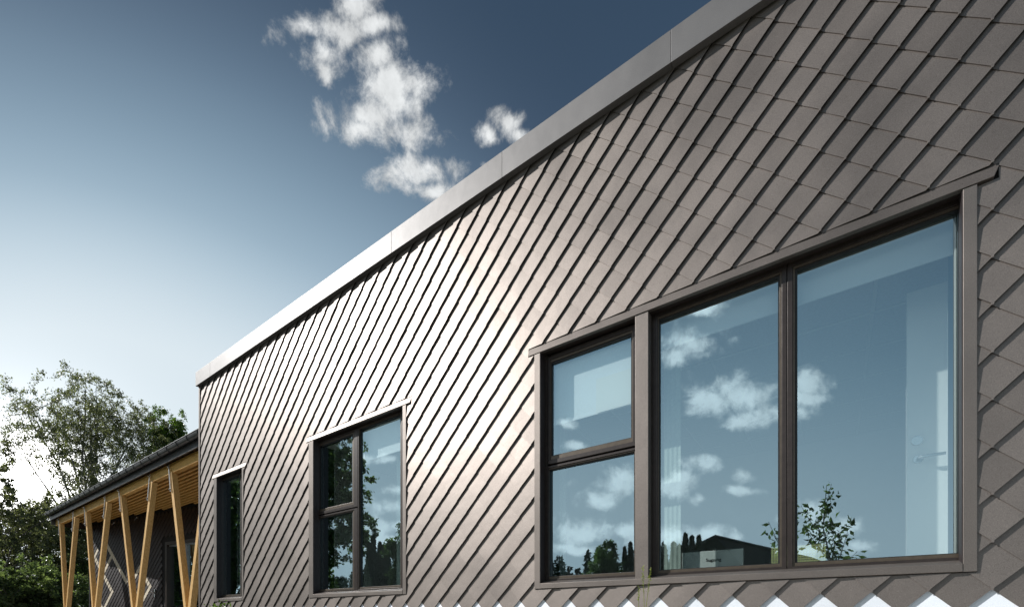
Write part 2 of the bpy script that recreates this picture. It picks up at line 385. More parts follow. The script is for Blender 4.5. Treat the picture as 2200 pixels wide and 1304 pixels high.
H_TB, H_TF, H_FB, H_GB, H_FL, H_FT = .2276, .271, .29, .337, 2.214, 2.285
PT = -.027                                   # front plane of the window trims
FY = .05                                    # front plane of the window frames
wins = dict(
    small=dict(tx=(X(459, PT), X(465, PT), X(519.4, PT), X(522.5, PT))),
    medium=dict(tx=(X(663, PT), X(672.5, PT), X(864.8, PT), X(872, PT))),
    large=dict(tx=(X(1148, PT), X(1160, PT), X(2069, PT), X(2100, PT))))
MUL = (X(1364.4, PT), X(1392.5, PT))
OPEN = [(w['tx'][0] + .012, w['tx'][3] - .012, Z(H_TB) + .01, Z(H_FT) - .02) for w in wins.values()]
H_CAPB, H_CAPT = 3.85, 4.09
mb = MB(); holes(mb, XL + .03, XR, 0, Z(H_CAPT) - .03, .005, .13, OPEN); P(mb, 'wall_sheathing', BLACK)
mb = MB(); holes(mb, XL + .03, XR, 0, Z(2.9), .14, .30, [(a + .05, b - .05, c + .08, d - .06) for a, b, c, d in OPEN]); P(mb, 'inner_wall', PLASTER)
mb = MB(); mb.box(XL + .02, XL + .3, .31, 7.5, 0, Z(H_CAPT) - .03); P(mb, 'end_wall', DARKB)
mb = MB(); mb.box(XR - .3, XR, .31, 7.5, 0, Z(H_CAPT) - .03); P(mb, 'end_wall', DARKB)
mb = MB(); mb.box(XL + .31, XR - .31, 7.2, 7.5, 0, Z(H_CAPT) - .03); P(mb, 'rear_wall', DARKB)
mb = MB(); mb.box(XL + .31, XR - .31, .31, 7.19, Z(2.9), Z(3.1)); P(mb, 'roof_deck', ROOFM)
# interior: floors, ceilings, partitions
mb = MB(); mb.box(XL + .31, XR - .31, .31, 7.19, Z(-.25), Z(-.05)); P(mb, 'interior_floor', FLOORM)
mb = MB(); mb.box(XL + .31, XR - .31, .31, 7.19, Z(2.42), Z(2.5)); P(mb, 'interior_ceiling', CEILM)
cg_ = MB()
for k in range(22): 
    x = XL + .6 + k * .6
    if x < XR - .4: cg_.box(x, x + .024, .33, 4.3, Z(2.412), Z(2.419))
for k in range(7): cg_.box(XL + .35, XR - .35, .7 + k * .6, .724 + k * .6, Z(2.405), Z(2.411))
tag(P(cg_, 'ceiling_grid', REVEAL), kind='stuff')
mb = MB(); mb.box(XL + .32, XR - .32, 4.3, 4.4, Z(-.05), Z(2.4)); P(mb, 'partition_wall', PLASTER)
for xp in (-3.1, -6.35):
    mb = MB(); mb.box(xp, xp + .1, .31, 4.29, Z(-.05), Z(2.4)); P(mb, 'partition_wall', PLASTER)

# windows
def window(key, label=None):
    a, b, c, d = wins[key]['tx']
    w = MB()
    # side trims, sill trim with sloping top, head flashing (leaning out towards its lower edge)
    zt = Z(H_FL) - .002
    w.prism([(a, Z(H_TB)), (d, Z(H_TB)), (d, zt), (c, zt), (c, Z(H_TB) + .012), (b, Z(H_TB) + .012), (b, zt), (a, zt)], PT, .02)
    tr = P(w, 'window_surround', BROWN, bld, .002)
    for p, q in ((b + .0005, b + .004), (c - .004, c - .0005)): P(MB().box(p, q, PT + .003, FY, Z(H_TF) - .02, Z(H_FL) + .03), 'reveal_strip', DARKB, tr)
    if key == 'large': P(MB().box(MUL[0], MUL[1], PT + .002, FY - .002, Z(H_TF) - .003, zt), 'mullion_cover', BROWN, tr, .002)
    s = MB()
    s.add([(x, y, z) for x in (b + .001, c - .001) for y, z in ((PT - .003, Z(H_TB) + .001), (PT - .003, Z(H_TF)), (FY + .002, Z(H_FB) + .006), (FY + .002, Z(H_TB) + .001))],
          [(0, 1, 2, 3), (7, 6, 5, 4), (0, 4, 5, 1), (1, 5, 6, 2), (2, 6, 7, 3), (3, 7, 4, 0)])
    P(s, 'sill', BROWN, tr, .002)
    h = MB(); e0, e1 = a - .055, d + .06
    h.add([(e0 - .02, -.008, Z(H_FT) + .01), (e1 + .03, -.008, Z(H_FT) + .01), (e0, PT - .005, Z(H_FL)), (e1, PT - .005, Z(H_FL)), (e0, .002, Z(H_FL)), (e1, .002, Z(H_FL)), (e0 - .02, .002, Z(H_FT) + .01), (e1 + .03, .002, Z(H_FT) + .01)],
          [(2, 3, 1, 0), (4, 5, 3, 2), (6, 7, 5, 4), (0, 1, 7, 6), (0, 6, 4, 2), (1, 3, 5, 7)])
    P(h, 'head_flashing', BROWN, tr, .002)
    h = MB(); h.box(b, c, PT + .002, FY + .01, Z(H_FL) + .006, Z(H_FL) + .012); P(h, 'head_soffit', FRAME, tr)
    # white inner reveal
    r = MB(); r.ring(a + .05, d - .05, Z(H_TB) + .08, Z(H_FT) - .08, .012, .012, .012, .012, .125, .305); P(r, 'inner_reveal', REVEAL, tr)
    return tr
trims = {k: window(k) for k in wins}
HT = H_FL + .004
def unit(tr, gx0, gx1, gz0, gz1, sash, fx0=None, fx1=None, fz0=None, fz1=None):
    """glass area gx,gz (at the glass plane) inside a frame reaching out to fx, fz"""
    fw = .045
    fx0 = gx0 - fw if fx0 is None else fx0; fx1 = gx1 + fw if fx1 is None else fx1
    fz0 = gz0 - fw if fz0 is None else fz0; fz1 = gz1 + fw if fz1 is None else fz1
    y = FY
    f = MB(); f.ring(fx0, fx1, fz0, fz1, (gx0 - fx0) * .55, (fx1 - gx1) * .55, (gz0 - fz0) * .45, (fz1 - gz1) * .5, y, y + .07)
    fo = P(f, 'sash' if sash else 'frame', FRAME, tr, .0015)
    a0, a1 = fx0 + (gx0 - fx0) * .55, fx1 - (fx1 - gx1) * .55; b0, b1 = fz0 + (gz0 - fz0) * .45, fz1 - (fz1 - gz1) * .5
    f = MB(); f.ring(a0 + .0005, a1 - .0005, b0 + .0005, b1 - .0005, (gx0 - a0) * .5, (a1 - gx1) * .5, (gz0 - b0) * .8, (b1 - gz1) * .5, y + .008, y + .06)
    P(f, 'glazing_bead', FRAME2, tr, .001)
    f = MB(); f.ring(gx0 - (gx0 - a0) * .5, gx1 + (a1 - gx1) * .5, gz0 - (gz0 - b0) * .2, gz1 + (b1 - gz1) * .5, (gx0 - a0) * .5, (a1 - gx1) * .5, (gz0 - b0) * .2, (b1 - gz1) * .5, y + .017, y + .06)
    P(f, 'gasket', RUBBER, tr)
    g = MB(); g.add([(gx0 - .006, y + .03, gz0 - .006), (gx1 + .006, y + .03, gz0 - .006), (gx1 + .006, y + .03, gz1 + .006), (gx0 - .006, y + .03, gz1 + .006)], [(0, 1, 2, 3)])
    P(g, 'pane', GLASS, tr)
GY = FY + .03
T = trims['large']
def spacer(tr, x0, x1, z0, z1):
    f = MB(); f.ring(x0, x1, z0, z1, .02, .02, .008, .012, GY + .012, GY + .02); P(f, 'spacer', GALV, tr)
a, b, c, d = wins['large']['tx']
u0, u1 = X(1188, GY), X(1357, GY)
unit(T, u0, u1, Z(1.36), Z(2.135), True, fx0=X(1177.8, FY), fx1=X(1366, FY), fz0=Z(1.285), fz1=Z(HT - .015))
unit(T, X(1182.8, GY), X(1363.5, GY), Z(H_GB), Z(1.235), False, fx0=X(1177, FY), fx1=X(1369, FY), fz0=Z(H_FB), fz1=Z(1.27))
unit(T, X(1418.6, GY), X(1672, GY), Z(H_GB), Z(2.165), False, fx0=X(1409, FY), fx1=X(1690, FY), fz0=Z(H_FB), fz1=Z(HT + .005))
unit(T, X(1713, GY), X(2057.5, GY), Z(H_GB), Z(2.165), False, fx0=X(1691.5, FY), fx1=X(2074, FY), fz0=Z(H_FB), fz1=Z(HT + .005))
T = trims['medium']
unit(T, X(691, GY), X(758.6, GY), Z(1.36), Z(2.15), True, fx0=X(680, FY), fx1=X(768, FY), fz0=Z(1.285), fz1=Z(HT - .01))
unit(T, X(690, GY), X(759, GY), Z(H_GB), Z(1.235), False, fx0=X(680, FY), fx1=X(768, FY), fz0=Z(H_FB), fz1=Z(1.27))
unit(T, X(777, GY), X(862, GY), Z(H_GB), Z(2.18), False, fx0=X(768.6, FY), fx1=X(867, FY), fz0=Z(H_FB), fz1=Z(HT + .005))
T = trims['small']
unit(T, X(478.7, GY), X(518, GY), Z(H_GB), Z(2.165), False, fx0=X(473, FY), fx1=X(522, FY), fz0=Z(H_FB), fz1=Z(HT + .005))
# jambs: dark lining from the trim to the frame
for key, (f0, f1) in dict(large=(X(1177, FY), X(2075, FY)), medium=(X(680, FY), X(868, FY)), small=(X(473, FY), X(523, FY))).items():
    a, b, c, d = wins[key]['tx']; j = MB()
    j.box(b + .0045, f0 - .0005, FY - .004, FY + .08, Z(H_FB) + .007, Z(HT)); 
    if key == 'large': j.box(X(1369.5, FY), X(1408.5, FY), FY + .002, FY + .08, Z(H_FB) + .007, Z(HT))
    j.box(b, c, FY - .001, FY + .06, Z(HT) + .006, Z(H_FT)); P(j, 'jamb_lining', FRAME, trims[key])

# parapet cap panels
x = X(1442, -.06); st = x - X(1080, -.06)
xs = [x + st * k for k in range(-12, 6)]
xs = [XL - .015] + [q for q in xs if XL + .2 < q < XR] + [XR]
for p, q in zip(xs, xs[1:]):
    m_ = MB(); z0, z1 = Z(H_CAPB), Z(H_CAPT)
    prof = [(-.07, z0), (-.07, z1 - .012), (-.055, z1), (.35, z1 - .02), (.35, z1 - .05), (-.04, z1 - .03), (-.04, z0 + .012), (-.02, z0 + .012), (-.02, z0)]
    n = len(prof); e = .0012
    m_.add([(xx, yy, zz) for xx in (p + e, q - e) for yy, zz in prof], [tuple(range(n))[::-1], tuple(range(n, 2 * n))] + [(i, (i + 1) % n, n + (i + 1) % n, n + i) for i in range(n)])
    P(m_, 'cap_panel', CAP, bld, .0015)
m_ = MB(); m_.box(XL, XR, -.019, .02, Z(H_CAPB) + .013, Z(H_CAPT) - .04); P(m_, 'cap_backing', BLACK)
# corner trim strip
m_ = MB(); m_.box(XL, XL + .042, -.03, .02, 0, Z(H_CAPB)); P(m_, 'corner_trim', BROWN, bld, .002)

# shingles
pw = (X(2130, -.004) - X(1117.6, -.004)) / 12; ph = .24; hx, hz = pw / 2, ph / 2
x_w = X(2130, -.004); h_w = .143
OV = .0035
SL = .0105 / hz; SX = -.005 / hx
yf = lambda x, z: -.016 + SL * z + SX * x
yb = lambda x, z: -.016 + SL * z + SX * x + .0028
ov = [(0, hz), (-hx - OV, -.0), (-hx - OV, -.003), (-.006, -hx - OV + .003), (-.005, -hz - .0125), (.004, -hz - .0125), (.006, -hx - OV + .003), (hx + OV, -.003), (hx + OV, 0)]
full = MB().prism(ov, yf, yb).mesh('shingle', BROWN); fullw = MB().prism(ov, yf, yb).mesh('white_shingle', WHITE)
rects = [(w['tx'][0], w['tx'][3], Z(H_TB) - .004, Z(H_FT)) for w in wins.values()]
heads = [(w['tx'][0] - .065, w['tx'][3] + .08, Z(H_FL) - .006, Z(H_FT)) for w in wins.values()]
RNG = (XL + .03, XR, .35, Z(H_CAPB) + .02)
tiles = []
for j in range(-8, 18):
    for half in (0, 1):
        cz = EYE + h_w - hz + j * ph + half * hz
        for i in range(-50, 18):
            cx = x_w + i * pw + half * hx
            if cx < RNG[0] - hx or cx > RNG[1] + hx: continue
            poly = [(cx + p, cz + q) for p, q in ov]; polys = [poly]; touched = False
            if cx - hx < RNG[0] + .01 or cx + hx > RNG[1] - .01 or cz - hz < RNG[2] + .01 or cz + hz > RNG[3] - .01:
                touched = True
                for nx, nz, c in ((-1, 0, -RNG[0]), (1, 0, RNG[1]), (0, -1, -RNG[2]), (0, 1, RNG[3])):
                    polys = [q for q in (clip(p, nx, nz, c) for p in polys) if len(q) > 2]
            for r in rects + heads:
                if cx + hx > r[0] - .01 and cx - hx < r[1] + .01 and cz + hz > r[2] - .01 and cz - hz < r[3] + .01:
                    touched = True; polys = subtract(polys, r)
            polys = [p for p in polys if area(p) > 1e-4]
            if not polys: continue
            if touched and abs(sum(map(area, polys)) - area(poly)) < 1e-6: touched = False
            white = (j == 0 and half == 0)
            # how large it shows
            dpt = (cx * -CA + D * SA); lat = cx * SA + D * CA; A = 0
            if dpt > .3:
                px = CXP + FPX * lat / dpt; py = HORIZ - FPX * (cz - EYE) / dpt
                if -20 < px < 2240 and -35 < py < 1345: A = sum(map(area, polys)) * (FPX / dpt) ** 2 * D / dpt
            tiles.append((A, cx, cz, polys, touched, white))
tiles.sort(key=lambda t: -t[0])
nshown = {False: 0, True: 0}
rest = MB(); restw = MB()
bx = Vector(bld.location)
wallo = P(MB().box(XL + .05, XR - .02, -.0005, .004, .3, .34), 'base_rail', BLACK)
for A, cx, cz, polys, touched, white in tiles:
    if A > 0 and nshown[False] + nshown[True] < 300:
        nshown[white] += 1
        if touched:
            m_ = MB()
            for p in polys: m_.prism([(a - cx, b - cz) for a, b in p], yf, yb)
            me = m_.mesh('shingle', WHITE if white else BROWN)
        else: me = fullw if white else full
        o = link('white_shingle' if white else 'shingle', me, bld, loc=Vector((cx, 0, cz)) - bx)
        o.rotation_euler = (R.gauss(0, .004), R.gauss(0, .002), R.gauss(0, .005))
    else:
        m_ = restw if white else rest; k1, k2, k3 = R.gauss(0, .004), R.gauss(0, .005), R.gauss(0, .0005)
        for p in polys:
            m_.prism(p, lambda x, z: yf(x - cx, z - cz) + k1 * (z - cz) + k2 * (x - cx) + k3, lambda x, z: yb(x - cx, z - cz) + k1 * (z - cz) + k2 * (x - cx) + k3)
tag(P(rest, 'far_shingles', BROWN), kind='stuff'); tag(P(restw, 'far_white_shingles', WHITE), kind='stuff')

# ---- inside the rooms
def panel(name, m, x0, x1, z0, z1, y0, y1, parent=bld, bevel=0): return P(MB().box(x0, x1, y0, y1, z0, z1), name, m, parent, bevel)
for k, (p0, p1, hb) in enumerate(((1182, 1372, 1.655), (1409, 2078, 2.025), (775, 868, 1.87))):
    x0, x1 = X(p0, .17), X(p1, .17); bl = MB(); ya = .1225 if k == 0 else .17
    bl.box(x0, x1, ya, ya + .0015, Z(hb), Z(2.2)); bl.box(x0, x1, ya - .004, ya + .006, Z(hb) - .022, Z(hb)); P(bl, 'roller_blind', BLIND)
dy = .5
dx0, dx1 = X(1948, dy), X(1948, dy) + .95
dr = empty('interior_door', (dx0, dy, Z(-.05)))
tag(dr, 'white interior door with steel lever handle seen through the largest window', 'door')
DT = 692 / 2252 * (D + dy) / CA
P(MB().box(dx0, dx1, dy, dy + .042, Z(-.045), Z(DT)), 'door_leaf', DOORM, dr, .003)
hp = on_wall(1970, 987, dy); lp = on_wall(1968, 947, dy)
def disc(cx, y0, y1, cz, r, n=20):
    m = MB(); m.tube([(cx, y0, cz), (cx, y1, cz)], r, n); return m
hd = P(disc(hp.x + .005, dy - .012, dy - .001, hp.z, .026), 'handle', STEEL, dr, .002)
m_ = MB(); m_.tube([(hp.x + .005, dy - .012, hp.z), (hp.x + .005, dy - .05, hp.z), (hp.x + .02, dy - .058, hp.z), (hp.x + .125, dy - .058, hp.z)], .0095, 10); P(m_, 'lever', STEEL, hd)
P(disc(lp.x + .005, dy - .01, dy - .001, lp.z, .03), 'lock_rose', STEEL, dr, .002)
# bulkhead / door frame piece behind
panel('door_frame', PLASTER, dx1 + .01, XR - .4, Z(-.05), Z(2.4), dy + .05, dy + .15)
# white sheet added in place of the sunlit patch behind the upper left pane
p0, p1 = on_wall(1281, 888, .11), on_wall(1372, 812, .11)
tag(MB().box(p0.x, p1.x, .108, .110, p0.z, on_wall(1281, 815, .11).z).build('sunlit_patch_sheet', PATCH), 'white sheet standing in for the sunlit patch behind the small upper pane of the largest window', 'light patch')
# monitor on a desk
my = .42
q0, q1 = on_wall(1465, 1187, my), on_wall(1597, 1187, my)
mon = empty('computer_monitor', ((q0.x + q1.x) / 2, my, Z(.05))); tag(mon, 'grey back of a computer monitor standing low behind the wide window pane', 'monitor')
P(MB().box(q0.x, q1.x, my, my + .02, q0.z - .30, q0.z), 'screen_housing', MONI, mon, .004)
P(MB().box(mon.location.x - .03, mon.location.x + .03, my + .0, my + .05, Z(.05), q0.z - .30), 'stand', MONI, mon)
tcv = bpy.data.curves.new('lettering', 'FONT'); tcv.body = 'Sugsung'; tcv.size = .034; tcv.align_x = 'CENTER'; tcv.extrude = .0004; tcv.offset = .0006
to = bpy.data.objects.new('tmp', tcv); COL.objects.link(to)
dg = bpy.context.evaluated_depsgraph_get(); me = bpy.data.meshes.new_from_object(to.evaluated_get(dg)); bpy.data.objects.remove(to)
me.materials.clear(); me.materials.append(INK)
lt = link('lettering', me, mon); lt.rotation_euler = (math.pi / 2, 0, 0); tl = on_wall(1533, 1205, my - .001); lt.location = Vector((tl.x, my - .001, tl.z)) - mon.location
dk = empty('desk', (mon.location.x, .6, Z(-.05))); tag(dk, 'dark low desk under the computer monitor inside the window', 'desk')
P(MB().box(mon.location.x - .7, mon.location.x + 1.0, .33, 1.0, Z(.02), Z(.05)), 'tabletop', FLOORM, dk)
for sx in (-.66, .94):
    for sy in (.36, .94): P(MB().box(mon.location.x + sx, mon.location.x + sx + .04, sy, sy + .04, Z(-.05), Z(.02)), 'leg', FLOORM, dk)
# perforated screen
sy = .36
s0, s1 = X(1700, sy) - .12, X(1773, sy)
sc_ = MB(); z0, z1 = Z(.06), on_wall(1773, 1168, sy).z; nx_, nz_ = int((s1 - s0) / .017), int((z1 - z0) / .017)
for i in range(nx_ + 1): sc_.box(s0 + i * .017, s0 + i * .017 + .0095, sy, sy + .002, z0, z1)
for i in range(nz_ + 1): sc_.box(s0, s1, sy + .0005, sy + .0015, z0 + i * .017, z0 + i * .017 + .0095)
scr = sc_.build('perforated_screen', SCREEN); tag(scr, 'olive perforated metal screen low in the corner of the widest pane', 'screen')
# grey boxes in the middle room
by = .55; zz = Z(-.05)
bx0, bx1 = X(700, by), X(745, by)
for k, (dz, ex, sh, lb) in enumerate(((.40, .02, 0, 'wide grey box at the bottom of the stack in the middle window'), (.20, .0, .01, 'thick grey box second from the bottom of the stack in the middle window'),
                               (.14, -.03, -.02, 'grey box third from the bottom of the stack in the middle window'), (.13, -.08, .01, 'narrow grey box on top of the stack in the middle window'))):
    b_ = empty('storage_box', ((bx0 + bx1) / 2 + sh, by + .2, zz)); tag(b_, lb, 'box', 'grey boxes stacked in the middle window')
    w_ = (bx1 - bx0) / 2 + ex
    P(MB().box(b_.location.x - w_, b_.location.x + w_, by, by + .42, zz + .001, zz + dz * .8), 'box_body', CARD, b_, .004)
    P(MB().box(b_.location.x - w_ - .006, b_.location.x + w_ + .006, by - .006, by + .426, zz + dz * .8 + .001, zz + dz - .001), 'lid', CARD, b_, .004)
    zz += dz
# curtains at the window sides
for k, (p, w_, lb) in enumerate(((697, .16, 'pale curtain at the left side of the middle window'), (850, .15, 'pale curtain at the right side of the middle window'), (1425, .13, 'pale curtain left of the widest window pane'), (1190, .12, 'pale curtain at the left of the paned window unit'), (500, .25, 'pale curtain in the narrow far window'))):
    x0 = X(p, .33); cu = MB(); n = 14
    pts = [(x0 + w_ * i / n, .345 + .0015 * math.sin(i * 1.7)) for i in range(n + 1)]
    for q, r_ in zip(pts, pts[1:]): cu.add([(q[0], q[1], Z(-.03)), (r_[0], r_[1], Z(-.03)), (r_[0], r_[1], Z(2.38)), (q[0], q[1], Z(2.38))], [(0, 1, 2, 3)])
    tag(cu.build('curtain', CURT), lb, 'curtain')

# ------------------------------------------------------------------ entrance building with the timber canopy
EA, EB = Vector((-14.7, 2.13, 0)), Vector((-20.79, 1.24, 0))
ed = (EA - EB).normalized(); en = Vector((ed.y, -ed.x, 0))            # along the wall to the right; outward normal
if en.y > 0: en = -en
EC = EB; L_E = 12.3
ent = empty('entrance_building', (EB.x, EB.y, 0)); tag(ent, 'low dark shingled building with a timber canopy on slanting posts at the left', 'building')
def on_e(px, py, off=0.):
    d = ray(px, py); o = Vector((0, -D, EYE)); p0 = EB + en * off
    t = (p0 - o).dot(en) / d.dot(en); return o + d * t
def e_uv(p): return (p - EB).dot(ed), p.z
def e_box(mb, u0, u1, n0, n1, z0, z1):     # n = distance out of the wall
    vs = [EB + ed * u + en * n + Vector((0, 0, z)) for z in (z0, z1) for u, n in ((u0, n1), (u1, n1), (u1, n0), (u0, n0))]
    mb.add(vs, [(0, 3, 2, 1), (4, 5, 6, 7), (0, 1, 5, 4), (1, 2, 6, 5), (2, 3, 7, 6), (3, 0, 4, 7)]); return mb
H_S = 3.15
wu0 = e_uv(on_e(357, 1200))[0]; wu1 = wu0 + 2.2; wz1 = on_e(360, 1164).z; wz0 = Z(-.35)
mb = MB()
for u0, u1, z0, z1 in ((0, wu0, .9, Z(H_S)), (wu1, L_E, .9, Z(H_S)), (wu0, wu1, wz1, Z(H_S)), (wu0, wu1, .9, wz0)): e_box(mb, u0, u1, -.25, -.012, z0, z1)
P(mb, 'wall', BLACK, ent)
mb = MB(); e_box(mb, .0, L_E, -5.2, -5, .9, Z(H_S)); e_box(mb, .0, .2, -5, -.26, .9, Z(H_S)); P(mb, 'rear_wall', DARKB, ent)
mb = MB(); e_box(mb, -.03, 0.03, -.1, .035, .9, Z(H_S)); P(mb, 'corner_trim', GUT, ent)
# shingles of the entrance wall, a zigzag motif of pale ones
segs = [((226.7, 1161.4), (272.3, 1246.5)), ((242, 1189.8), (219.7, 1224.2)), ((221.7, 1228), (242, 1264.7)), ((242, 1264.7), (221.7, 1301)), ((306.7, 1222), (323, 1254.6)), ((323, 1254.6), (298.6, 1291)),
        ((300.6, 1224), (282.4, 1252.5)), ((282.4, 1252.5), (288, 1277)), ((209, 1180), (204, 1193.8)), ((204, 1193.8), (219.7, 1213)), ((211, 1278), (221.7, 1301))]
sg = [(e_uv(on_e(*p)), e_uv(on_e(*q))) for p, q in segs]
es, eg = MB(), MB(); ew = .2; ehx, ehz = ew / 2, ew / 2; pale = set()
def cell(u, z):                            # nearest shingle centre in half-pitch steps
    a_ = round(u / ehx); b_ = round((z - 1.0) / ehz)
    if (a_ + b_) % 2: b_ += 1 if (z - 1.0) / ehz > b_ else -1
    return a_, b_
for (u0, z0), (u1, z1) in sg:
    a_, b_ = cell(u0, z0); n_ = max(1, round((abs(u1 - u0) + abs(z1 - z0)) / 2 / ehx))
    for q in range(n_ + 1): pale.add((a_ + q * (1 if u1 > u0 else -1), b_ + q * (1 if z1 > z0 else -1)))
for j in range(0, 20):
    for half in (0, 1):
        cz = 1.0 + j * ew + half * ehz
        for i in range(0, 64):
            cu = i * ew + half * ehx
            if cu < .05 or cu > L_E - .1 or cz > Z(H_S) - .1: continue
            if wu0 - .16 < cu < wu1 + .16 and wz0 - .16 < cz < wz1 + .16: continue
            light = (2 * i + half, 2 * j + half) in pale
            vs = []
            for yy in (0, 1):
                for a, b in ((0, ehz), (-ehx - .002, 0), (0, -ehz - .003), (ehx + .002, 0)):
                    n_ = .016 - .012 * b / ehz - yy * .008; vs.append(EB + ed * (cu + a) + en * n_ + Vector((0, 0, cz + b)))
            fs = [(0, 1, 2, 3), (7, 6, 5, 4), (0, 4, 5, 1), (1, 5, 6, 2), (2, 6, 7, 3), (3, 7, 4, 0)]
            (eg if light else es).add(vs, fs)
tag(P(es, 'dark_shingles', DARKB, ent), kind='stuff'); tag(P(eg, 'pale_shingles', GOLD, ent), kind='stuff')
# its window
wf = MB(); e_box(wf, wu0, wu0 + .09, -.12, .03, wz0, wz1); e_box(wf, wu1 - .09, wu1, -.12, .03, wz0, wz1); e_box(wf, wu0 + .09, wu1 - .09, -.12, .03, wz1 - .09, wz1); e_box(wf, wu0 + .09, wu1 - .09, -.12, .03, wz0, wz0 + .08)
wfr = P(wf, 'window_frame', FRAME, ent)
um = e_uv(on_e(398, 1200))[0]
wf = MB(); e_box(wf, um - .03, um + .03, -.1, -.02, wz0 + .081, wz1 - .091); P(wf, 'mullion', GALV, wfr)
wf = MB(); e_box(wf, wu0 + .095, wu1 - .095, -.09, -.03, wz1 - .13, wz1 - .091); P(wf, 'head_rail', GALV, wfr)
for a, b in ((wu0 + .09, um - .03), (um + .03, wu1 - .09)):
    g_ = MB(); v = [EB + ed * u + en * -.07 + Vector((0, 0, z)) for u, z in ((a, wz0 + .08), (b, wz0 + .08), (b, wz1 - .09), (a, wz1 - .09))]; g_.add(v, [(0, 1, 2, 3)]); P(g_, 'pane', GLASS, wfr)
for k in range(4):
    z = Z(.45 - .16 * k); wf = MB(); wf.bar(EB + ed * (wu0 + .1) + en * -.2 + Vector((0, 0, z)), EB + ed * (wu1 - .1) + en * -.2 + Vector((0, 0, z)), .02, .02); P(wf, 'rail', GALV, wfr)
# canopy
CX0, CX1, CY = -21.15, XL - .01, .30
def w_(u): return EB + ed * u
def wall_y(x): return EB.y + (x - EB.x) * (EA.y - EB.y) / (EA.x - EB.x)
mb = MB(); mb.add([(CX0, CY + .03, Z(3.27)), (CX1, CY + .03, Z(3.27)), (CX1, 6.5, Z(3.5)), (CX0, 6.5, Z(3.5)), (CX0, CY + .03, Z(3.32)), (CX1, CY + .03, Z(3.32)), (CX1, 6.5, Z(3.62)), (CX0, 6.5, Z(3.62))],
    [(0, 3, 2, 1), (4, 5, 6, 7), (0, 1, 5, 4), (1, 2, 6, 5), (2, 3, 7, 6), (3, 0, 4, 7)]); P(mb, 'roof', ROOFM, ent)
mb = MB(); mb.box(CX0, CX1, CY, CY + .025, Z(3.135), Z(3.31)); P(mb, 'fascia_board', GUT, ent)
mb = MB(); mb.box(CX0, CX0 + .03, CY + .026, 3.5, Z(3.0), Z(3.32)); P(mb, 'side_fascia', GUT, ent)
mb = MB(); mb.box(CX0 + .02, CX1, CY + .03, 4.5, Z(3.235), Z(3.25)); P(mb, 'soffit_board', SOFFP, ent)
# half-round gutter with brackets
gm = MB(); n = 9; pr = [(CY - .06 - .062 * math.cos(math.pi * i / n), Z(3.345) - .085 * math.sin(math.pi * i / n)) for i in range(n + 1)]
pi_ = [(CY - .06 - .056 * math.cos(math.pi * i / n), Z(3.345) - .078 * math.sin(math.pi * i / n)) for i in range(n, -1, -1)]
pp = pr + pi_; k = len(pp)
gm.add([(x, y, z) for x in (CX0 - .03, CX1) for y, z in pp], [tuple(range(k))[::-1], tuple(range(k, 2 * k))] + [(i, (i + 1) % k, k + (i + 1) % k, k + i) for i in range(k)])
gut = P(gm, 'gutter', GUT, ent)
gm = MB(); gm.tube([(CX0 - .03, CY - .122, Z(3.348)), (CX1, CY - .122, Z(3.348))], .009, 8); P(gm, 'gutter_bead', GUT, gut)
xb = X(402.6, CY - .1)
for i in range(-3, 30):
    x = xb - i * .482
    if not CX0 < x < CX1: continue
    gm = MB(); pts = [(x, CY - .06 - .068 * math.cos(math.pi * q / 8), Z(3.345) - .091 * math.sin(math.pi * q / 8)) for q in range(9)]
    for a_, b_ in zip(pts, pts[1:]): gm.bar(a_, b_, .014, .006, (1, 0, 0))
    P(gm, 'gutter_bracket', GUT, gut)
# glulam beam
BY = .42
mb = MB(); mb.box(CX0 + .12, CX1, BY, BY + .10, Z(2.965), Z(3.17)); P(mb, 'beam', WOOD, ent, .004)
mb = MB(); mb.box(CX0 + .13, CX0 + .22, BY + .101, wall_y(CX0) + .6, Z(2.95), Z(3.12)); P(mb, 'end_beam', DARKB, ent)
# slats of the soffit, parallel to the eaves, cut off in steps at the skewed wall
y = CY + .05
while y < 4.3:
    xe = CX1
    xs0 = max(CX0 + .14, EB.x + (y + .05 - EB.y) * (EA.x - EB.x) / (EA.y - EB.y)) if y + .05 > wall_y(CX0) else CX0 + .14
    xs0 = math.ceil((xs0 - CX0) / .05) * .05 + CX0
    if not BY - .09 < y < BY + .11 and xs0 < xe - .3:
        mb = MB(); mb.box(xs0, xe, y, y + .048, Z(3.14), Z(3.20)); P(mb, 'slat', WOOD, ent, .003)
    y += .115
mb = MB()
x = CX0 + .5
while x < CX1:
    mb = MB(); mb.box(x, x + .045, CY + .04, min(4.4, wall_y(x) - .02), Z(3.201), Z(3.234)); P(mb, 'rafter', SOFFP, ent); x += .75
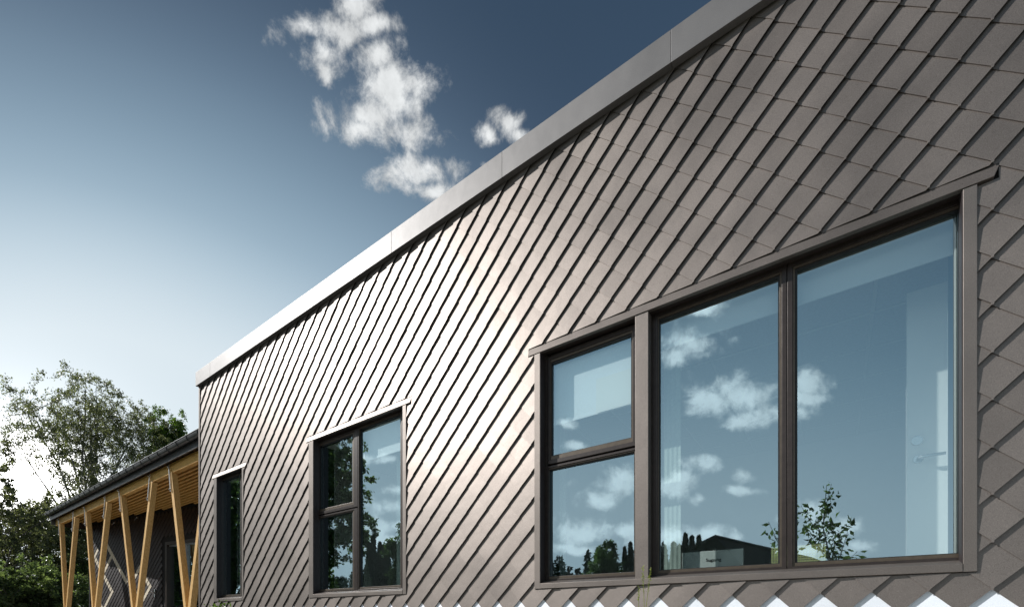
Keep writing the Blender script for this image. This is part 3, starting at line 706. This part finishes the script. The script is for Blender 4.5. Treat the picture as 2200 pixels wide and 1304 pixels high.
# short rafter tails showing between the fascia and the beam
# slanting posts
posts = [((365, 1005), (397, 1300)), ((327, 1022), (293, 1300)), ((257, 1056), (283, 1300)), ((229, 1073), (204, 1300)), ((182.6, 1094), (197.5, 1300)), ((159, 1111), (141.5, 1300)), ((127, 1132), (136, 1300)), ((444, 985), (407, 1300))]
for (a_, b_) in posts:
    y = BY + .03
    p = on_wall(a_[0] + 6, a_[1], y); q = on_wall(b_[0] + 6, b_[1], y); d_ = (p - q) / (p.z - q.z)
    top = q + d_ * (Z(2.962) - q.z); bot = q + d_ * (Z(-.36) - q.z)
    po = MB().bar(bot, top, .115, .105, (0, 1, 0)).build('post', WOODP, ent, .004); rebase(po)
    f1 = top - d_ * .40
    fm = MB(); yy = Vector((0, -.07, 0)); fm.bar(f1 + yy + Vector((-.035, 0, 0)), top + yy + Vector((-.035, 0, .17)) , .035, .012, (0, 1, 0)); ft = P(fm, 'steel_plate', GALV, po)
    for s_ in (.05, .3, .52):
        c_ = f1 + (top + Vector((0, 0, .17)) - f1) * s_ / .57 + yy + Vector((-.035, 0, 0)); fm = MB(); fm.tube([c_, c_ + Vector((0, -.028, 0))], .014, 8)
        if s_ != .3: rebase(fm.build('bolt', STEEL, po))
# small wall lamps and a tap on the entrance wall
for (px, py, nm, lb) in ((245, 1122, 'wall_hook', 'small pale hook high on the dark entrance wall, left one'), (294, 1111, 'wall_hook', 'small pale hook high on the dark entrance wall, right one'), (332, 1273, 'door_fitting', 'small bright metal fitting on the entrance wall left of its window')):
    p = on_e(px, py, .04); m_ = MB()
    if nm == 'wall_hook': m_.tube([p + Vector((.06, 0, -.02)), p, p + Vector((0, 0, .0)) - Vector((.03, .03, .04)), p + Vector((-.02, -.05, -.09))], .012, 6)
    else: m_.tube([p + Vector((0, 0, -.12)), p + Vector((0, 0, .12))], .022, 8); m_.tube([p, p + Vector((-.02, -.10, .02))], .02, 8); m_.box(p.x - .05, p.x + .05, p.y - .02, p.y + .02, p.z - .03, p.z + .03)
    tag(m_.build(nm, STEEL), lb, 'hook' if nm == 'wall_hook' else 'tap')
mb = MB(); mb.box(CX0 - .3, XL - .02, -2.5, 8, .02, Z(-.36)); tag(mb.build('terrace', CONC), kind='structure')  # carries the posts; extended forward out of view to bounce light under the canopy
mb = MB(); mb.box(XL - .01, 12, -5.2, -.05, .001, .03); tag(mb.build('bounce_strip', CONC), kind='structure')  # unseen pale strip added to bounce sunlight onto the lower shingles

# ------------------------------------------------------------------ vegetation
def leaves(name, pts, size, m, parent, rs, aspect=.55, hang=.0, fold=.15):
    n = len(pts); pts = np.asarray(pts, dtype=np.float32)
    a = rs.normal(size=(n, 3)); a[:, 2] -= hang; a /= np.linalg.norm(a, axis=1)[:, None]
    b = rs.normal(size=(n, 3)); b -= (a * b).sum(1)[:, None] * a; b /= np.linalg.norm(b, axis=1)[:, None]
    c = np.cross(a, b); s = (size * rs.uniform(.6, 1.35, n))[:, None]
    v = np.stack([pts, pts + a * s * .45 + b * s * aspect * .5 + c * s * fold, pts + a * s, pts + a * s * .45 - b * s * aspect * .5 + c * s * fold], 1).reshape(-1, 3)
    me = bpy.data.meshes.new(name); me.vertices.add(4 * n); me.vertices.foreach_set('co', v.ravel().astype(np.float32))
    me.loops.add(4 * n); me.loops.foreach_set('vertex_index', np.arange(4 * n, dtype=np.int32))
    me.polygons.add(n); me.polygons.foreach_set('loop_start', np.arange(0, 4 * n, 4, dtype=np.int32)); me.polygons.foreach_set('loop_total', np.full(n, 4, dtype=np.int32))
    me.materials.append(m); me.update(calc_edges=True); me.validate()
    return link(name, me, parent)
def tree(name, label, base, H, crown, seed, leafm, barkm, nlimb=16, ntwig=420, nleaf=60, lsize=.1, droop=.6, r0=.16, cat='tree', group=None, lean=(0, 0), twl=1.0, split=.25, avoid=None):
    """crown: (centre height fraction, radius horizontal, radius vertical)"""
    rs = np.random.RandomState(seed); rr = random.Random(seed)
    t = empty(name, base); tag(t, label, cat, group)
    ch, rh, rv = crown; C_ = np.array([lean[0], lean[1], H * ch])
    tp = []
    for i in range(8):
        f = i / 7; tp.append((lean[0] * f + .12 * math.sin(i * 1.7 + seed) * f * 2, lean[1] * f + .1 * math.cos(i * 1.3 + seed) * f * 2, H * .9 * f))
    tr = MB().tube(tp, [r0 * (1 - .88 * i / 7) for i in range(8)], 8)
    tips = []
    for i in range(nlimb):
        f = split + (.92 - split) * (i + rr.random()) / nlimb; k = f * 7; i0 = min(6, int(k)); p = np.array(tp[i0]) * (1 - k + i0) + np.array(tp[i0 + 1]) * (k - i0)
        while True:
            d = rs.normal(size=3); d /= np.linalg.norm(d)
            q = C_ + d * np.array([rh, rh, rv]) * rs.uniform(.45, .9)
            if q[2] > p[2] - .2 or f > .7: break
        if q[2] < p[2]: q[2] = p[2] + .3
        mid = p * .5 + q * .5 + np.array([0, 0, .12 * np.linalg.norm(q - p)]) + rs.normal(size=3) * .15
        rl = r0 * (1 - .85 * f) * .55
        tr.tube([p, p * .6 + mid * .4 + rs.normal(size=3) * .06, mid, mid * .4 + q * .6 + rs.normal(size=3) * .1, q], [rl, rl * .8, rl * .6, rl * .4, rl * .15], 5)
        for _ in range(4):
            s_ = rs.uniform(.35, 1); o = mid * (1 - s_) + q * s_; e = o + np.clip(rs.normal(size=3), -1.3, 1.3) * np.array([.26 * rh, .26 * rh, .2 * rv]); de = (e - C_) / np.array([rh, rh, rv]); e = C_ + (e - C_) / max(1, np.linalg.norm(de)); tr.tube([o, (o + e) / 2 + rs.normal(size=3) * .06 + np.array([0, 0, .1]), e], [rl * .35, rl * .22, rl * .1], 4); tips.append(e)
        tips += [q, mid * .5 + q * .5]
    tr.build('trunk', barkm, t, smooth=True)
    tips = np.array(tips); pts = []; tw = MB()
    for i in range(ntwig):
        o = tips[rs.randint(len(tips))] + rs.normal(size=3) * np.array([.13 * rh, .13 * rh, .10 * rv])
        if i % 5 < 2: dq = rs.normal(size=3); dq /= np.linalg.norm(dq); o = C_ + dq * np.array([rh, rh, rv]) * rs.uniform(.5, 1.0)
        dd = (o - C_) / np.array([rh, rh, rv]); nd = np.linalg.norm(dd)
        if nd > 1.12: o = C_ + (o - C_) * 1.05 / nd
        if avoid is not None and avoid(o + np.array(base), rs): continue
        out = (o - C_); out[2] *= .3; out /= (np.linalg.norm(out) + 1e-6)
        d = out * .6 + rs.normal(size=3) * .5; d /= np.linalg.norm(d); ln = twl * rs.uniform(.4, 1.1)
        u = np.sort(rs.uniform(0, 1, nleaf)); 
        cur = o + np.outer(u, d) * ln * .7 + np.outer(u ** 2, [0, 0, -droop * ln]); pts.append(cur + rs.normal(size=(nleaf, 3)) * .055 * (twl + .4))
        if i % 2 == 0: tw.tube([o - d * .2, o + d * ln * .35 + np.array([0, 0, -droop * ln * .25]), o + d * ln * .7 + np.array([0, 0, -droop * ln])], [.012, .008, .004], 3)
    pts = np.concatenate(pts)
    tag(tw.build('twigs', barkm, t), kind='stuff')
    leaves('crown', pts, lsize, leafm, t, rs, hang=droop)
    return t

def gp(px, depth, mirror=False):
    p = mir(px, 1000, depth) if mirror else at(px, 1000, depth); return Vector((p.x, p.y, 0))
def hgt(py, depth): return EYE + (HORIZ - py) / FPX * depth
sun_px = (70, 1030)
def gap(rad):
    def f(p, rs):
        d = Vector(p) - Vector((0, -D, EYE)); dep = d.x * -CA + d.y * SA
        if dep < 1: return False
        px = CXP + FPX * (d.x * SA + d.y * CA) / dep; py = HORIZ - FPX * d.z / dep
        return math.hypot(px - 70, py - 1030) < rad * rs.uniform(.7, 1.25)
    return f
# the tall birch behind the canopy
tree('birch_tree', 'tall wispy birch behind the low canopy, its crown against the pale sky', gp(198, 27), hgt(792, 27), (.67, 4.15, 4.8), 5, LEAF_B, BIRCH, 32, 860, 70, .105, .85, .2, twl=1.1, split=.3, avoid=gap(52))
tree('birch_tree', 'small bright green tree between the tall birch and the shingled wall', gp(362, 30), hgt(880, 30) + .6, (.82, 1.25, 2.8), 9, LEAF_G, BARK, 12, 300, 60, .12, .6, .15, twl=.9, split=.4)
# mass of shrubs and trees at the lower left
k = 0
for (px, dep, py, rh, m_, lb) in ((150, 25, 1070, 2.0, LEAF_B, 'dense leafy tree just left of the canopy end'), (88, 24, 1050, 2.1, LEAF_B, 'dark bushy tree at the lower left in front of the bright sun'), (15, 22, 1060, 2.2, LEAF_B, 'dark leafy tree at the left edge beneath the glare'),
                                  (215, 30, 1090, 2.4, LEAF_D, 'shaded tree behind the canopy posts'), (-15, 20, 935, 2.3, LEAF_B, 'grey green tree cut off by the left edge of the view'),
                                  (40, 17, 1205, 1.7, LEAF_H, 'lighter green bush low in the left corner'), (120, 18, 1235, 1.5, LEAF_H, 'light green bush beside the leftmost canopy posts'), (-60, 16, 1190, 1.8, LEAF_H, 'light green bush at the far left edge'), (180, 24, 1190, 1.6, LEAF_D, 'dark shrub seen between the canopy posts')):
    H_ = hgt(py, dep); tree('leafy_tree' if H_ > 4.2 else 'bush', lb, gp(px, dep), H_, (.56, rh, H_ * .46), 20 + k, m_, BARK, 14, 300, 60, .11, .25, .1, avoid=gap(50), cat='tree' if H_ > 4.2 else 'bush', twl=.6, split=.12); k += 1

# what stands across the lawn behind the camera and shows in the panes
base_t = empty('thuja_tree', (0, 0, 0))
def thuja(h, r, seed):
    rs = np.random.RandomState(seed); n = 8000; z = rs.uniform(0, 1, n) ** .8; ph_ = rs.uniform(0, 6.283, n)
    lump = 1 + .16 * np.sin(ph_ * 3 + z * 9 + seed) + .12 * np.sin(ph_ * 5 - z * 21)
    rad = r * np.clip((1 - z) ** .8, .02, 1) * (.55 + .45 * np.clip(z * 7, 0, 1)) * lump * rs.uniform(.72, 1.05, n)
    return np.stack([rad * np.cos(ph_), rad * np.sin(ph_), z * h], 1), rs
protos = []
for k in range(3):
    pts, rs = thuja(5.4, .6, k); t_ = base_t if k == 0 else empty('thuja_tree'); t_.location = (60 + k, 60, 0)
    MB().tube([(0, 0, 0), (.03, 0, 2), (0, .02, 5.1)], [.1, .07, .01], 7).build('trunk', BARK, t_); leaves('crown', pts, .13, LEAF_T, t_, rs, .5, -.9); protos.append(t_)
def dup(o, loc, s, label, group):
    r_ = o.copy(); COL.objects.link(r_); r_.location = loc; r_.scale = s; tag(r_, label, 'tree', group)
    for ch in o.children: c = ch.copy(); COL.objects.link(c); c.parent = r_
    return r_
spots = [(1428, 1172, 26), (1447, 1166, 26), (1462, 1174, 26), (1472, 1148, 26), (1486, 1153, 26), (1501, 1152, 26), (1512, 1166, 27), (1522, 1175, 27), (1412, 1170, 26), (1535, 1180, 27), (1354, 1166, 22), (1341, 1176, 22), (1375, 1170, 24), (1395, 1168, 24),
         (792, 1168, 24), (800, 1152, 24), (815, 1166, 24), (823, 1172, 24), (832, 1170, 24)]
od = ['leftmost', 'second', 'third', 'fourth', 'fifth', 'sixth', 'seventh', 'eighth', 'ninth', 'tenth']
def tl(lo, hi, where):
    q = sorted(i for i, s_ in enumerate(spots) if lo < s_[0] < hi)
    q.sort(key=lambda i: spots[i][0])
    return {i: ('leftmost' if n_ == 0 else od[n_] + ' from left') + ' of the dark thujas mirrored in ' + where for n_, i in enumerate(q)}
TL = {**tl(0, 900, 'the middle window'), **tl(1300, 1400, 'the left window unit'), **tl(1400, 1600, 'the widest window')}
for k, (px, py, dep) in enumerate(spots):
    H_ = hgt(py, dep); s = H_ / 5.4
    dup(protos[k % 3], gp(px, dep, True), (s * R.uniform(.8, 1.05), s * R.uniform(.8, 1.05), s), TL[k], 'row of dark thujas mirrored in the windows')
for o in protos:
    for c in list(o.children): bpy.data.objects.remove(c)
    bpy.data.objects.remove(o)
# black gabled house
hp0 = gp(1540, 30, True); hs_ = empty('gabled_house', hp0); tag(hs_, 'black gabled house across the lawn, mirrored in the wide pane', 'building')
ap = mir(1540, 1153, 30); e1 = mir(1740, 1198, 34); e2 = mir(1500, 1172, 31)
m_ = MB(); dep_v = (ap - Vector((0, 0, EYE))); back = Vector((1.5, -9, 0))
hz1, hz2 = .5, .5
def v3(p, z): return Vector((p.x, p.y, z))
A_, B_, C3 = v3(ap, ap.z), v3(e1, e1.z), v3(e2, e2.z)
m_.add([v3(C3, 0), v3(B_, 0), B_ - Vector((0, 0, .1)), A_ - Vector((0, 0, .1)), C3 - Vector((0, 0, .1))] + [q + back for q in (v3(C3, 0), v3(B_, 0), B_ - Vector((0, 0, .1)), A_ - Vector((0, 0, .1)), C3 - Vector((0, 0, .1)))],
       [(0, 1, 2, 3, 4), (9, 8, 7, 6, 5), (0, 5, 6, 1), (1, 6, 7, 2), (4, 9, 5, 0)])
P(m_, 'wall', BLACK, hs_)
for q, w3 in ((B_, 1), (C3, 1)):
    m_ = MB(); dq = (q - A_).normalized() * .3; f_ = -back.normalized() * .3; u_ = Vector((0, 0, .12))
    a_, b_ = A_ + f_, q + dq + f_; c_, d_ = q + dq + back, A_ + back
    m_.add([a_, b_, c_, d_, a_ + u_, b_ + u_, c_ + u_, d_ + u_], [(0, 3, 2, 1), (4, 5, 6, 7), (0, 1, 5, 4), (1, 2, 6, 5), (2, 3, 7, 6), (3, 0, 4, 7)]); P(m_, 'roof', ROOFM, hs_)
# big leafy trees mirrored in the middle and the narrow window
tree('broadleaf_tree', 'large dark broadleaf tree across the lawn, mirrored in the middle window', gp(668, 24, True), hgt(850, 24) + 1, (.56, 3.1, 5.4), 41, LEAF_D, BARK, 24, 760, 60, .2, .3, .22, twl=.8, split=.15)
tree('broadleaf_tree', 'dense green tree mirrored in the narrow far window', gp(500, 34, True), hgt(930, 34) + 1, (.55, 4.4, 7.0), 42, LEAF_D, BARK, 22, 640, 60, .25, .3, .22, twl=.8, split=.12)
tree('broadleaf_tree', 'leafy tree at the far left of the lawn, mirrored beside the narrow window', gp(430, 38, True), hgt(960, 38), (.55, 4.8, 6.5), 43, LEAF_D, BARK, 18, 460, 60, .28, .3, .22, twl=.8, split=.12)
tree('bush', 'glossy bush mirrored low in the left window unit', gp(1300, 11, True), hgt(1152, 11), (.6, .4, 1.2), 44, LEAF_D, BARK, 14, 120, 60, .085, .1, .06, cat='bush', twl=.35, split=.1)
tree('bush', 'spreading bush mirrored under the forest in the left window unit', gp(1255, 12, True), hgt(1222, 12), (.5, 1.2, 1.0), 45, LEAF_D, BARK, 14, 150, 60, .085, .1, .06, cat='bush', twl=.35, split=.1)
tree('broadleaf_tree', 'tree mirrored at the right edge of the middle window', gp(868, 17, True), hgt(1110, 17), (.6, .55, 2.0), 46, LEAF_D, BARK, 12, 160, 60, .12, .2, .1, twl=.5, split=.15)
# sapling close behind the photographer
sp = gp(1775, 8.2, True); st_ = empty('sapling', sp); tag(st_, 'young maple sapling on the lawn mirrored in the rightmost pane', 'tree')
rs = np.random.RandomState(3); stem = MB(); pts = []
def mp_(px, py, dep=8.2): return np.array(mir(px, py, dep) - sp)
stem.tube([(0, 0, 0), mp_(1790, 1230), mp_(1768, 1130), mp_(1776, 1040)], [.02, .015, .01, .004], 6)
for (x0, y0, x1, y1, n) in ((1768, 1150, 1776, 1040, 46), (1768, 1150, 1726, 1088, 26), (1770, 1170, 1818, 1118, 26), (1790, 1230, 1822, 1145, 34), (1790, 1230, 1840, 1185, 18), (1770, 1190, 1735, 1130, 30), (1768, 1180, 1790, 1110, 26), (1790, 1220, 1750, 1150, 30), (1760, 1160, 1742, 1110, 22), (1785, 1225, 1800, 1150, 26), (1720, 1220, 1708, 1100, 24), (1700, 1220, 1662, 1140, 20), (1700, 1230, 1656, 1110, 14)):
    a_, b_ = mp_(x0, y0), mp_(x1, y1) + rs.normal(size=3) * .04; stem.tube([a_, (a_ + b_) / 2 + rs.normal(size=3) * .02, b_], [.008, .006, .003], 4)
    u = rs.uniform(.3, 1, n); pts.append(a_ + np.outer(u, b_ - a_) + rs.normal(size=(n, 3)) * .05)
tag(stem.build('twigs', BARK, st_), kind='stuff'); leaves('foliage', np.concatenate(pts), .12, LEAF_D, st_, rs, .5, .2)
# far wood
rs = np.random.RandomState(8); n = 90000; c0 = np.array([-34, -48.]); 
tx = rs.uniform(-130, -9, 260); ty = -52 - rs.uniform(0, 10, 260); th = rs.uniform(7.2, 10.4, 260); idx = rs.randint(0, 260, n); z = rs.uniform(0, 1, n); rad = 1.7 * (1 - z) ** .8 * rs.uniform(.4, 1.1, n); a = rs.uniform(0, 6.283, n)
pts = np.stack([tx[idx] + rad * np.cos(a), ty[idx] + rad * np.sin(a), z * th[idx]], 1)
tag(leaves('far_wood', pts, .55, LEAF_T, None, rs, .6, .2), 'dark conifer wood on the horizon beyond the lawn', 'wood', kind='stuff')

# weeds by the wall
def stalk(px0, px1, py0, py1, y, seed):
    rs = np.random.RandomState(seed); a_ = on_wall(px0, 1304, y); b_ = on_wall(px1, py1, y); a0 = a_ + (a_ - b_) * .2; a0.z = .0
    m_ = MB(); m_.tube([a0, a_ * .6 + a0 * .4, a_, b_], [.003, .0025, .002, .001], 5)
    p = []
    for i in range(70):
        t = rs.uniform(.35, 1); q = np.array(a_) * (1 - t) + np.array(b_) * t; p.append(q + rs.normal(size=3) * .0035)
    return m_, p
wd = []
GR = leafmat('meadow_grass', (.12, .16, .03), (.35, .38, .09), .4, 20)
for k, (a_, b_, c_, lb) in enumerate(((1384, 1381, 1216, 'tallest seeding grass stalk in front of the window post'), (1388, 1398, 1220, 'seeding grass stalk leaning right by the window post'), (1372, 1373, 1262, 'short grass stalk left of the two tall ones'))):
    m_, p = stalk(a_, b_, 1304, c_, -.28, k); e = empty('grass_stalk', on_wall(a_, 1304, -.28) * 1); e.location.z = 0; tag(e, lb, 'grass')
    P(m_, 'stem', GR, e); o = leaves('seed_head', np.array(p), .012, GR, e, np.random.RandomState(k), .4, -.8); rebase(o)
pp_ = on_wall(470, 1296, -.15); e = empty('weed', (pp_.x, -.15, 0)); tag(e, 'small green weed under the narrow window', 'plant')
rs = np.random.RandomState(4); P(MB().tube([(pp_.x, -.15, 0), (pp_.x + .02, -.15, pp_.z - .05)], .004, 5), 'stem', GR, e)
o = leaves('foliage', np.array(pp_)[None] + rs.normal(size=(60, 3)) * np.array([.16, .03, .05]) - np.array([0, 0, .07]), .07, LEAF_G, e, rs, .35, -.5); rebase(o)
